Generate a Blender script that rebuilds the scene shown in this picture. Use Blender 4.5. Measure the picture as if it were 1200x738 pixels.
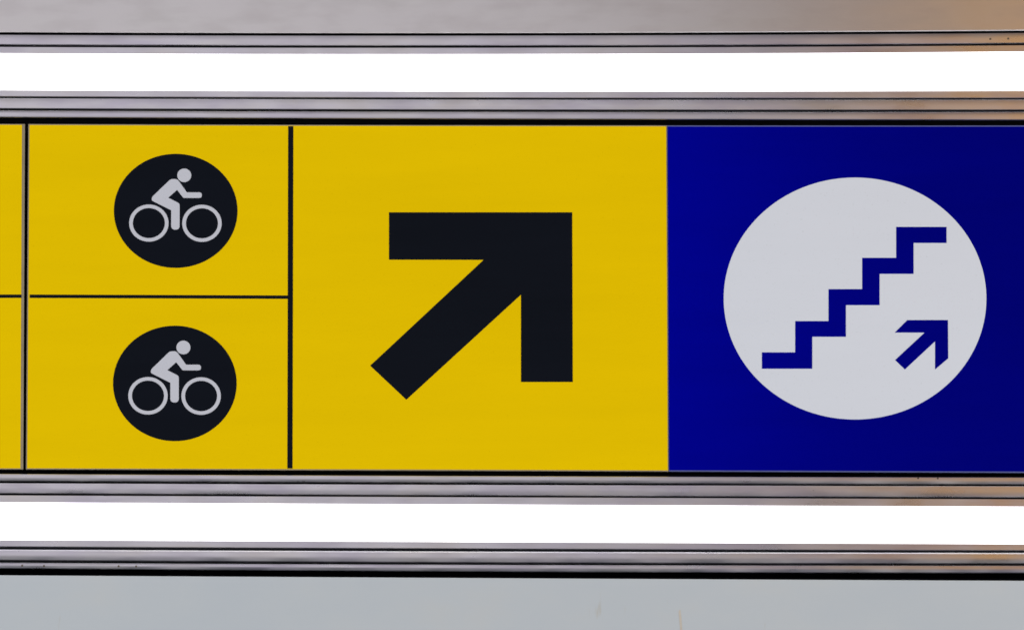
import bpy, bmesh, math, random
from mathutils import Vector

# ------------------------------------------------------------------ clearing
for o in list(bpy.data.objects):
    bpy.data.objects.remove(o)
scn = bpy.context.scene
COL = scn.collection
random.seed(4)

# ------------------------------------------------------------------ camera
# a long lens, looking up at the overhead sign band from the concourse floor
DIST = 14.0
PITCH = math.radians(22.5)
EYE = 1.6
ZC = EYE + DIST * math.sin(PITCH)            # height of the sign band's centre
CAM = Vector((0, -DIST * math.cos(PITCH), EYE))
FPX = DIST * 1000.0                          # 1 px of the 1200 px wide photo = 1 mm at the centre
cd = bpy.data.cameras.new('camera')
cam = bpy.data.objects.new('camera', cd)
COL.objects.link(cam)
cam.location = CAM
cam.rotation_euler = (math.radians(90) + PITCH, 0, 0)
cd.sensor_width = 36.0
cd.lens = 36.0 * FPX / 1200.0
cd.clip_start = 0.1
cd.clip_end = 200
scn.camera = cam
scn.render.resolution_x = 1024
scn.render.resolution_y = 629
try:
    scn.cycles.filter_width = 1.6
except AttributeError:
    pass

# ------------------------------------------------------------------ world and lamps
w = bpy.data.worlds.new('World')
scn.world = w
w.use_nodes = True
bg = w.node_tree.nodes['Background']
bg.inputs['Color'].default_value = (0.80, 0.86, 1.0, 1)
bg.inputs['Strength'].default_value = 0.06


def area(name, loc, target, sx, sy, power, color):
    l = bpy.data.lights.new(name, 'AREA')
    l.shape = 'RECTANGLE'
    l.size = sx
    l.size_y = sy
    l.energy = power
    l.color = color
    o = bpy.data.objects.new(name, l)
    COL.objects.link(o)
    o.location = loc
    d = Vector(target) - Vector(loc)
    o.rotation_euler = d.to_track_quat('-Z', 'Y').to_euler()
    return o


# frontal hall light, from the lower left of the sign
area('hall_light_left', (-3.0, -3.2, ZC - 0.9), (-0.1, 0, ZC), 1.0, 1.0, 93, (0.985, 0.99, 1.0))
area('hall_light_right', (3.0, -3.2, ZC - 0.9), (-0.1, 0, ZC), 1.0, 1.0, 110, (0.985, 0.99, 1.0))
# cool ceiling lighting that the bare metal mirrors
area('ceiling_light_cool', (-0.80, -1.75, ZC + 0.85), (-0.80, 0, ZC), 2.2, 1.5, 6.3, (1.0, 0.955, 1.0))
# warm lamp farther along the hall, mirrored at the right-hand end
area('ceiling_light_warm', (1.02, -1.30, ZC + 0.60), (0.96, 0, ZC), 1.0, 1.1, 2.0, (1.0, 0.50, 0.10))

scn.view_settings.view_transform = 'Standard'
scn.view_settings.look = 'None'
scn.view_settings.exposure = 0.0
scn.view_settings.gamma = 1.0
scn.view_settings.use_curve_mapping = False


# ------------------------------------------------------------------ survey helper
def P(px, py, y=0.0):
    """point of the photograph -> place on the vertical plane at depth y (metres)"""
    dx, du = (px - 600.0), (369.0 - py)
    c, s = math.cos(PITCH), math.sin(PITCH)
    d = Vector((dx, FPX * c - du * s, FPX * s + du * c))
    t = (y - CAM.y) / d.y
    return CAM + d * t


def curve3(a, b, c):
    """measured heights at the left, middle and right -> height anywhere along the band"""
    x0, x1, x2 = 10.0, 600.0, 1190.0

    def f(x):
        xx = min(max(x, -20.0), 1220.0)
        v = (a * (xx - x1) * (xx - x2) / ((x0 - x1) * (x0 - x2)) +
             b * (xx - x0) * (xx - x2) / ((x1 - x0) * (x1 - x2)) +
             c * (xx - x0) * (xx - x1) / ((x2 - x0) * (x2 - x1)))
        return v
    return f


# ------------------------------------------------------------------ materials
def new_mat(name):
    m = bpy.data.materials.new(name)
    m.use_nodes = True
    nt = m.node_tree
    return m, nt, nt.nodes['Principled BSDF']


def N(nt, t, **kw):
    n = nt.nodes.new(t)
    for k, v in kw.items():
        setattr(n, k, v)
    return n


def noise(nt, scale_xyz, scale=1.0, detail=4.0, rough=0.6):
    tc = N(nt, 'ShaderNodeTexCoord')
    mp = N(nt, 'ShaderNodeMapping')
    mp.inputs['Scale'].default_value = scale_xyz
    nz = N(nt, 'ShaderNodeTexNoise')
    nz.inputs['Scale'].default_value = scale
    nz.inputs['Detail'].default_value = detail
    nz.inputs['Roughness'].default_value = rough
    nt.links.new(tc.outputs['Object'], mp.inputs['Vector'])
    nt.links.new(mp.outputs['Vector'], nz.inputs['Vector'])
    return nz


def ramp(nt, src, stops):
    r = N(nt, 'ShaderNodeValToRGB')
    e = r.color_ramp.elements
    while len(e) < len(stops):
        e.new(0.5)
    for i, (p, c) in enumerate(stops):
        e[i].position = p
        e[i].color = (c[0], c[1], c[2], 1)
    nt.links.new(src, r.inputs['Fac'])
    return r


def mixc(nt, fac, a, b, blend='MIX'):
    m = N(nt, 'ShaderNodeMix', data_type='RGBA', blend_type=blend)
    if isinstance(fac, (int, float)):
        m.inputs[0].default_value = fac
    else:
        nt.links.new(fac, m.inputs[0])
    nt.links.new(a, m.inputs[6])
    nt.links.new(b, m.inputs[7])
    return m.outputs[2]


def metal_material(name, seed, base, tint_a, tint_b, rough, dent=0.12):
    """anodised aluminium: long soft blotches of discolouration, fine drawn lines, grime"""
    m, nt, b = new_mat(name)
    big = noise(nt, (5.0 + 1.5 * seed, 3, 40), 1.0, 3, 0.55)
    tint = ramp(nt, big.outputs['Fac'], [(0.30, tint_a), (0.52, base), (0.72, tint_b)])
    dirt = noise(nt, (14, 10, 40), 1.0 + 0.1 * seed, 3, 0.5)
    dr = ramp(nt, dirt.outputs['Fac'], [(0.28, (0.92, 0.91, 0.91)), (0.55, (1, 1, 1))])
    col = mixc(nt, 1.0, tint.outputs['Color'], dr.outputs['Color'], 'MULTIPLY')
    nt.links.new(col, b.inputs['Base Color'])
    b.inputs['Metallic'].default_value = 1.0
    var = dent * 0.8
    rr = ramp(nt, dirt.outputs['Fac'], [(0.3, (rough + var,) * 3), (0.7, (rough - var * .4,) * 3)])
    nt.links.new(rr.outputs['Color'], b.inputs['Roughness'])
    wav = noise(nt, (5, 5, 14), 1.0, 2, 0.5)
    bp0 = N(nt, 'ShaderNodeBump')
    bp0.inputs['Strength'].default_value = dent
    bp0.inputs['Distance'].default_value = 0.004
    nt.links.new(wav.outputs['Fac'], bp0.inputs['Height'])
    nt.links.new(bp0.outputs['Normal'], b.inputs['Normal'])
    return m


def film_material(name, color, var, rough=0.5, spec=0.03, metallic=0.0):
    """self-adhesive vinyl: barely uneven colour, faint orange-peel"""
    m, nt, b = new_mat(name)
    nz = noise(nt, (3, 3, 22), 1.0, 5, 0.6)
    lo = tuple(c * (1 - var) for c in color)
    hi = tuple(min(c * (1 + var), 1) for c in color)
    r = ramp(nt, nz.outputs['Fac'], [(0.3, lo), (0.7, hi)])
    spk = noise(nt, (1, 1, 1), 420.0, 2, 0.5)
    sr = ramp(nt, spk.outputs['Fac'], [(0.24, (0.82, 0.82, 0.80)), (0.34, (1, 1, 1))])
    nt.links.new(mixc(nt, 0.5, r.outputs['Color'], sr.outputs['Color'], 'MULTIPLY'), b.inputs['Base Color'])
    b.inputs['Roughness'].default_value = rough
    b.inputs['Specular IOR Level'].default_value = spec
    b.inputs['Metallic'].default_value = metallic
    peel = noise(nt, (1, 1, 1), 260.0, 2, 0.5)
    bp = N(nt, 'ShaderNodeBump')
    bp.inputs['Strength'].default_value = 0.05
    bp.inputs['Distance'].default_value = 0.0005
    nt.links.new(peel.outputs['Fac'], bp.inputs['Height'])
    nt.links.new(bp.outputs['Normal'], b.inputs['Normal'])
    return m


def flat_material(name, color, rough=0.6, spec=0.3, metallic=0.0):
    m, nt, b = new_mat(name)
    nz = noise(nt, (30, 30, 30), 1.0, 4, 0.6)
    r = ramp(nt, nz.outputs['Fac'], [(0.3, tuple(c * .85 for c in color)), (0.7, tuple(min(1, c * 1.1) for c in color))])
    nt.links.new(r.outputs['Color'], b.inputs['Base Color'])
    b.inputs['Roughness'].default_value = rough
    b.inputs['Specular IOR Level'].default_value = spec
    b.inputs['Metallic'].default_value = metallic
    return m


M = {}
for i in range(4):
    M['alu%d' % i] = metal_material('anodised_aluminium_%d' % i, i,
                                    (0.75, 0.73, 0.775), (0.65, 0.615, 0.715), (0.77, 0.735, 0.72), 0.29)
M['fascia'] = metal_material('satin_steel', 1, (0.785, 0.76, 0.755), (0.78, 0.752, 0.752), (0.787, 0.767, 0.757), 0.34, 0.03)
M['yellow'] = film_material('yellow_vinyl', (0.80, 0.54, 0.0004), 0.025, 0.5, 0.01)
M['blue'] = film_material('blue_vinyl', (0.0008, 0.0018, 0.50), 0.05, 0.33, 0.01, 0.88)
M['black'] = film_material('black_vinyl', (0.005, 0.0065, 0.011), 0.1, 0.5, 0.03)
M['white'] = film_material('pale_grey_vinyl', (0.655, 0.685, 0.745), 0.012)
M['symbol'] = film_material('pale_symbol_vinyl', (0.545, 0.555, 0.61), 0.012)
M['board'] = flat_material('sign_board_edge', (0.27, 0.225, 0.15), 0.5)
M['board_blue'] = flat_material('blue_sign_board_edge', (0.09, 0.105, 0.27), 0.5)
M['void'] = flat_material('black_backing', (0.006, 0.006, 0.008), 0.9, 0.05)
M['rivet'] = flat_material('grimy_rivet', (0.10, 0.075, 0.05), 0.6)

# opal diffuser of the strip lights: this is what gives the light
m, nt, b = new_mat('lit_opal_diffuser')
nz = noise(nt, (2, 2, 2), 1.0, 2, 0.5)
r = ramp(nt, nz.outputs['Fac'], [(0.3, (1.0, 0.99, 0.97)), (0.7, (0.98, 0.995, 1.0))])
nt.links.new(r.outputs['Color'], b.inputs['Emission Color'])
b.inputs['Emission Strength'].default_value = 2.2
b.inputs['Base Color'].default_value = (0.8, 0.8, 0.8, 1)
M['lit'] = m

# painted panel below, with a thin rusty run and faint grime
m, nt, b = new_mat('pale_painted_panel')
nz = noise(nt, (5, 5, 9), 1.0, 5, 0.6)
r = ramp(nt, nz.outputs['Fac'], [(0.3, (0.465, 0.505, 0.54)), (0.55, (0.485, 0.52, 0.545)), (0.75, (0.505, 0.525, 0.53))])
tc = N(nt, 'ShaderNodeTexCoord')
rz = noise(nt, (55, 5, 8), 1.0, 4, 0.65)
rr = ramp(nt, rz.outputs['Fac'], [(0.66, (1, 1, 1)), (0.76, (0.93, 0.86, 0.77))])
nt.links.new(mixc(nt, 1.0, r.outputs['Color'], rr.outputs['Color'], 'MULTIPLY'), b.inputs['Base Color'])
b.inputs['Roughness'].default_value = 0.5
b.inputs['Specular IOR Level'].default_value = 0.25
M['paint'] = m
M['rust'] = flat_material('rust_run', (0.55, 0.50, 0.43), 0.7)


# ------------------------------------------------------------------ mesh helpers
def link(name, bm, mat, parent=None, smooth=False):
    me = bpy.data.meshes.new(name)
    bmesh.ops.recalc_face_normals(bm, faces=bm.faces)
    bm.to_mesh(me)
    bm.free()
    me.materials.append(M[mat] if isinstance(mat, str) else mat)
    if smooth:
        for p in me.polygons:
            p.use_smooth = True
    o = bpy.data.objects.new(name, me)
    COL.objects.link(o)
    if parent is not None:
        o.parent = parent
    return o


def thing(name, label, cat, loc, group=None):
    o = bpy.data.objects.new(name, None)
    o.empty_display_size = 0.05
    COL.objects.link(o)
    o.location = loc
    o['label'] = label
    o['category'] = cat
    if group:
        o['group'] = group
    return o


def origin(parent):
    v = Vector((0, 0, 0))
    while parent is not None:
        v += parent.location
        parent = parent.parent
    return v


XS = [-420, -200] + [-20 + 62 * i for i in range(21)] + [1400, 1620]


def profile(name, top, bot, yf, yb, mat, parent, ct=0.0005, cb=0.0005, xs=XS, bulge=0.0):
    """a bar drawn along the band: top/bot give its edges, yf its front depth, yb its back depth;
    ct / cb are the chamfers of the upper and lower front edge, bulge rounds the face"""
    base = origin(parent)
    bm = bmesh.new()
    rings = []
    for x in xs:
        a, b_ = top(x), bot(x)
        t, u = P(x, a, yf), P(x, b_, yf)
        sec = [(yb, t.z), (yf + ct, t.z), (yf, t.z - ct)]
        if bulge:
            for k in range(1, 8):
                q = k / 8.0
                sec.append((yf - bulge * math.sin(math.pi * q), t.z - ct + (u.z + cb - t.z + ct) * q))
        sec += [(yf, u.z + cb), (yf + cb, u.z), (yb, u.z)]
        rings.append([bm.verts.new(Vector((t.x, y, z)) - base) for y, z in sec])
    n = len(rings[0])
    for a, c in zip(rings, rings[1:]):
        for k in range(n):
            bm.faces.new((a[k], a[(k + 1) % n], c[(k + 1) % n], c[k]))
    bm.faces.new(rings[0])
    bm.faces.new(list(reversed(rings[-1])))
    return link(name, bm, mat, parent)


def slab(name, pts, yf, yb, mat, parent, chamfer=0.0):
    """a flat sheet with an outline (points of the photograph), real thickness yb - yf"""
    base = origin(parent)
    w = [P(x, y, yf) for x, y in pts]
    bm = bmesh.new()
    f = [bm.verts.new(Vector((p.x, yf, p.z)) - base) for p in w]
    k = [bm.verts.new(Vector((p.x, yb, p.z)) - base) for p in w]
    bm.faces.new(f)
    bm.faces.new(list(reversed(k)))
    n = len(w)
    for i in range(n):
        j = (i + 1) % n
        bm.faces.new((f[i], k[i], k[j], f[j]))
    return link(name, bm, mat, parent)


def ell(cx, cy, rx, ry, n=96):
    return [(cx + rx * math.cos(2 * math.pi * i / n), cy + ry * math.sin(2 * math.pi * i / n)) for i in range(n)]


def ring(name, cx, cy, ro, ri, yf, yb, mat, parent, n=64):
    base = origin(parent)
    bm = bmesh.new()
    R = []
    for i in range(n):
        a = 2 * math.pi * i / n
        q = []
        for (rx, ry), y in ((ro, yf), (ri, yf), (ri, yb), (ro, yb)):
            p = P(cx + rx * math.cos(a), cy + ry * math.sin(a), yf)
            q.append(bm.verts.new(Vector((p.x, y, p.z)) - base))
        R.append(q)
    for i in range(n):
        a, c = R[i], R[(i + 1) % n]
        for k in range(4):
            bm.faces.new((a[k], a[(k + 1) % 4], c[(k + 1) % 4], c[k]))
    return link(name, bm, mat, parent)


def rounded(pts, radii, seg=6):
    """round the corners of an outline by the radii given per corner"""
    out = []
    n = len(pts)
    for i in range(n):
        p = Vector(pts[i])
        r = radii[i]
        if r <= 0:
            out.append(tuple(p))
            continue
        a = (Vector(pts[i - 1]) - p)
        b_ = (Vector(pts[(i + 1) % n]) - p)
        la, lb = a.length, b_.length
        a.normalize(); b_.normalize()
        half = math.acos(max(-1, min(1, a.dot(b_)))) / 2
        d = min(r / math.tan(half), la * .499, lb * .499)
        p0, p1 = p + a * d, p + b_ * d
        for k in range(seg + 1):
            t = k / seg
            out.append(tuple(p0 * (1 - t) ** 2 + p * 2 * t * (1 - t) + p1 * t * t))
    return out


# ------------------------------------------------------------------ dark substructure behind everything
bk = bmesh.new()
a0, a1 = P(-460, -330, 0.06), P(1660, 1060, 0.06)
vs = [bk.verts.new((x, y, z)) for y in (0.06, 0.09) for x, z in ((a0.x, a0.z), (a1.x, a0.z), (a1.x, a1.z), (a0.x, a1.z))]
for f in ((0, 1, 2, 3), (7, 6, 5, 4), (0, 4, 5, 1), (1, 5, 6, 2), (2, 6, 7, 3), (3, 7, 4, 0)):
    bk.faces.new([vs[i] for i in f])
bw = link('backing_wall', bk, 'void')
bw['kind'] = 'structure'
bw['label'] = 'black backing seen only through the gaps between rails and panels'

# ------------------------------------------------------------------ measured edges (left, middle, right)
C = curve3
# upper fascia panel
t = thing('fascia_panel', 'plain satin grey metal panel along the top, turning tan at the right', 'panel', P(600, 38, 0.0))
profile('sheet', C(-260, -260, -260), C(37.6, 38.6, 35.8), -0.004, -0.0022, 'fascia', t, cb=0.0008)

# upper strip light
T = thing('strip_light', 'white lit strip light with aluminium rails above the yellow sign', 'strip light', P(600, 90, 0), 'strip lights')
r_top = profile('rail', C(40.90, 41.80, 38.90), C(52.30, 53.30, 50.70), -0.008, -0.0062, 'alu0', T, bulge=0.00045)
profile('lip', C(55.0, 55.9, 53.2), C(62.9, 63.9, 61.0), -0.005, -0.0035, 'alu1', T, cb=0.0003)
profile('diffuser', C(62.95, 63.95, 61.05), C(105.5, 107.0, 106.4), -0.0055, 0.012, 'lit', T, ct=0.0004, cb=0.0004, bulge=0.005)
profile('lip', C(105.6, 107.1, 106.5), C(113.2, 114.8, 115.0), -0.005, -0.0035, 'alu2', T, ct=0.0003)
profile('rail', C(115.30, 117.00, 117.00), C(127.20, 128.70, 128.80), -0.008, -0.0062, 'alu3', T, bulge=0.00045)
profile('rail', C(129.70, 131.30, 131.30), C(137.30, 139.40, 140.50), -0.008, -0.0062, 'alu0', T, bulge=0.00045)
profile('housing', C(45, 46, 43), C(134, 136, 136), 0.016, 0.05, 'void', T)

# lower strip light
L = thing('strip_light', 'white lit strip light with aluminium rails below the sign, above the pale panel', 'strip light', P(600, 612, 0), 'strip lights')
r_low1 = profile('rail', C(554.90, 557.50, 558.90), C(562.70, 565.00, 566.90), -0.008, -0.0062, 'alu1', L, bulge=0.00045)
profile('rail', C(565.70, 567.80, 569.30), C(577.00, 579.70, 581.90), -0.008, -0.0062, 'alu2', L, bulge=0.00045)
profile('lip', C(579.7, 582.0, 584.2), C(588.3, 591.1, 593.4), -0.005, -0.0035, 'alu3', L, cb=0.0003)
profile('diffuser', C(588.4, 591.2, 593.5), C(632.0, 634.5, 636.8), -0.0055, 0.012, 'lit', L, ct=0.0004, cb=0.0004, bulge=0.005)
profile('lip', C(632.1, 634.6, 636.9), C(639.9, 642.5, 644.4), -0.005, -0.0035, 'alu0', L, ct=0.0003)
profile('rail', C(642.70, 645.10, 646.60), C(655.50, 658.40, 659.60), -0.0095, -0.0062, 'alu1', L, bulge=0.0006, ct=0.0022)
r_low2 = profile('rail', C(658.80, 661.30, 662.30), C(664.90, 668.70, 670.50), -0.008, -0.0062, 'alu2', L, bulge=0.00055)
profile('housing', C(560, 562, 564), C(660, 662, 664), 0.016, 0.05, 'void', L)


def rivet(px, py, parent, y=-0.0084, r=1.5):
    base = origin(parent)
    c = P(px, py, y)
    bm = bmesh.new()
    n = 10
    prev = None
    for rad, d in ((r * 0.001, 0.0), (r * 0.0008, -0.0005)):
        cur = [bm.verts.new(Vector((c.x + rad * math.cos(2 * math.pi * i / n), y + d, c.z + rad * math.sin(2 * math.pi * i / n))) - base) for i in range(n)]
        if prev:
            for i in range(n):
                bm.faces.new((prev[i], prev[(i + 1) % n], cur[(i + 1) % n], cur[i]))
        prev = cur
    bm.faces.new(prev)
    return link('rivet', bm, 'rivet', parent)


for x, y in ((1160.5, 46), (1181.5, 45.6)):
    rivet(x, y, r_top, r=1.4)
for x, y in ((26, 662.2), (51.5, 662.6), (139, 663.0), (159.5, 663.2)):
    rivet(x, y, r_low2, r=1.3)
for x, y in ((1076, 559.9), (1099, 560.1)):
    rivet(x, y, r_low1, r=1.2)

# lower panel
t = thing('lower_panel', 'pale blue grey painted panel along the bottom edge', 'panel', P(600, 678, 0.0))
low = profile('sheet', C(673.2, 676.6, 679.6), C(1010, 1010, 1010), -0.004, 0.004, 'paint', t, ct=0.0012)
slab('rust_run', rounded([(795.2, 716), (797.2, 713), (798.4, 722), (800.2, 745), (800.4, 770), (797.6, 770), (796.9, 735)], [0.5] * 7),
     -0.0043, -0.0038, 'rust', t)

# ------------------------------------------------------------------ sign boards
top_e = C(145.5, 147.0, 147.3)
bot_e = C(549.3, 551.2, 553.4)
YB, YF, YS, YG = 0.0, -0.0004, -0.0008, -0.0012      # board face, film, symbol, symbol on symbol


def lerp(a, b_, t):
    return a + (b_ - a) * t


def sheet_outline(x0t, x0b, x1t, x1b, inset=0.0, n=14):
    up = [(lerp(x0t, x1t, i / n)) for i in range(n + 1)]
    dn = [(lerp(x0b, x1b, i / n)) for i in range(n + 1)]
    pts = [(x, top_e(x) + inset) for x in up] + [(x, bot_e(x) - inset) for x in reversed(dn)]
    return pts


mid_l = C(346.9, 349.0, 351.0)


def hstripe(x0, x1, parent, half=1.95):
    return slab('divider_line', [(x0, mid_l(x0) - half), (x1, mid_l(x1) - half), (x1, mid_l(x1) + half), (x0, mid_l(x0) + half)], YS, YB, 'black', parent)


# left board, cut by the frame
A = thing('sign_board', 'narrow strip of plain yellow sign board at the left edge', 'sign', P(0, 549, 0), 'sign boards in the band')
slab('board', sheet_outline(-400, -402, 29.2, 27.2), YB, 0.0014, 'board', A)
slab('yellow_film', sheet_outline(-398, -400, 25.8, 24.0, 1.0), YF, YB + 0.001, 'yellow', A)
hstripe(-396, 25.0, A)

# middle board: two bicycle cells and the big arrow
B = thing('sign_board', 'yellow sign board with two bicycle symbols and a large black arrow', 'sign', P(400, 550, 0), 'sign boards in the band')
slab('board', sheet_outline(33.2, 30.4, 781.6, 783.4), YB, 0.0014, 'board', B)
slab('yellow_film', sheet_outline(34.6, 31.8, 780.6, 782.5, 1.1), YF, YB + 0.001, 'yellow', B)
hstripe(34.8, 337.4, B)
xt, xb = 340.75, 339.75
slab('divider_line', [(xt - 3.0, top_e(340) + 1.6), (xt + 3.0, top_e(340) + 1.6), (xb + 3.0, bot_e(340) - 1.8), (xb - 3.0, bot_e(340) - 1.8)], YS, YB, 'black', B)
slab('arrow', [(455.9, 248.8), (670.5, 248.8), (671.2, 447.3), (610.6, 447.3), (610.6, 345.0), (476.2, 468.0),
               (433.9, 428.2), (566.8, 304.4), (455.9, 304.2)], YS, YB, 'black', B)


def bicycle(cx, cy, ky, which):
    d = slab('disc', ell(cx, cy, 72.4, 66.7 * ky), YS, YB, 'black', B)
    d['label'] = which

    def q(zx, zy):                       # outline points relative to the disc's centre
        return (cx + (140 + zx / 7.377 - 205.9), cy + (190 + zy / 7.377 - 247.1) * ky)
    hx, hy = q(560, 115)
    slab('head', ell(hx, hy, 8.2, 7.9 * ky, 40), YG, YB, 'symbol', d)
    body = [(466, 125), (583, 262), (712, 262), (712, 310), (553, 310), (498, 240), (421, 308), (520, 358), (520, 584), (447, 584), (447, 416), (276, 331), (276, 296)]
    rad = [6.0, 0.4, 6, 6, 2.2, 0.3, 0.4, 4.2, 10, 10, 0.3, 4.5, 4.5]
    body[0] = (470, 118)
    pts = [(442, 148), (500, 146)] + body[1:-1] + [(283, 300)]
    rad = [6.0, 6.0] + rad[1:]
    slab('rider', rounded([q(*p) for p in pts], rad), YG, YB, 'symbol', d)
    for wx, wy in ((254, 527), (713, 529)):
        x, y = q(wx, wy)
        ring('wheel', x, y, (23.1, 21.7 * ky), (18.8, 17.6 * ky), YG, YB, 'symbol', d)


bicycle(205.9, 247.1, 1.0, 'upper black disc with a white cyclist')
bicycle(204.9, 449.0, 1.012, 'lower black disc with a white cyclist')

# right board: blue, stairs
Bl = thing('sign_board', 'blue sign board with a pale disc showing stairs and a small arrow', 'sign', P(1000, 552, 0), 'sign boards in the band')
slab('board', sheet_outline(782.0, 783.8, 1560, 1562), YB, 0.0014, 'board_blue', Bl)
slab('blue_film', sheet_outline(782.4, 784.2, 1558, 1560, 1.3), YF, YB + 0.001, 'blue', Bl)
D = slab('disc', ell(1002.0, 349.7, 153.9, 141.5, 160), YS, YB, 'white', Bl)


def z5(pts):
    return [(840 + x / 2.459, 200 + y / 2.459) for x, y in pts]


slab('stairs', z5([(130, 523), (226, 523), (226, 433), (322, 433), (322, 341), (419, 341), (419, 251), (517, 251), (517, 162),
                   (662, 162), (662, 208), (567, 208), (567, 297), (469, 297), (469, 387), (372, 387), (372, 478), (275, 478),
                   (275, 570), (130, 570)]), YG, YB, 'blue', D)
slab('arrow', z5([(549, 430), (666, 430), (667, 540), (629, 572), (629, 491), (542, 572), (514, 545), (599, 466), (513, 466)]), YG, YB, 'blue', D)
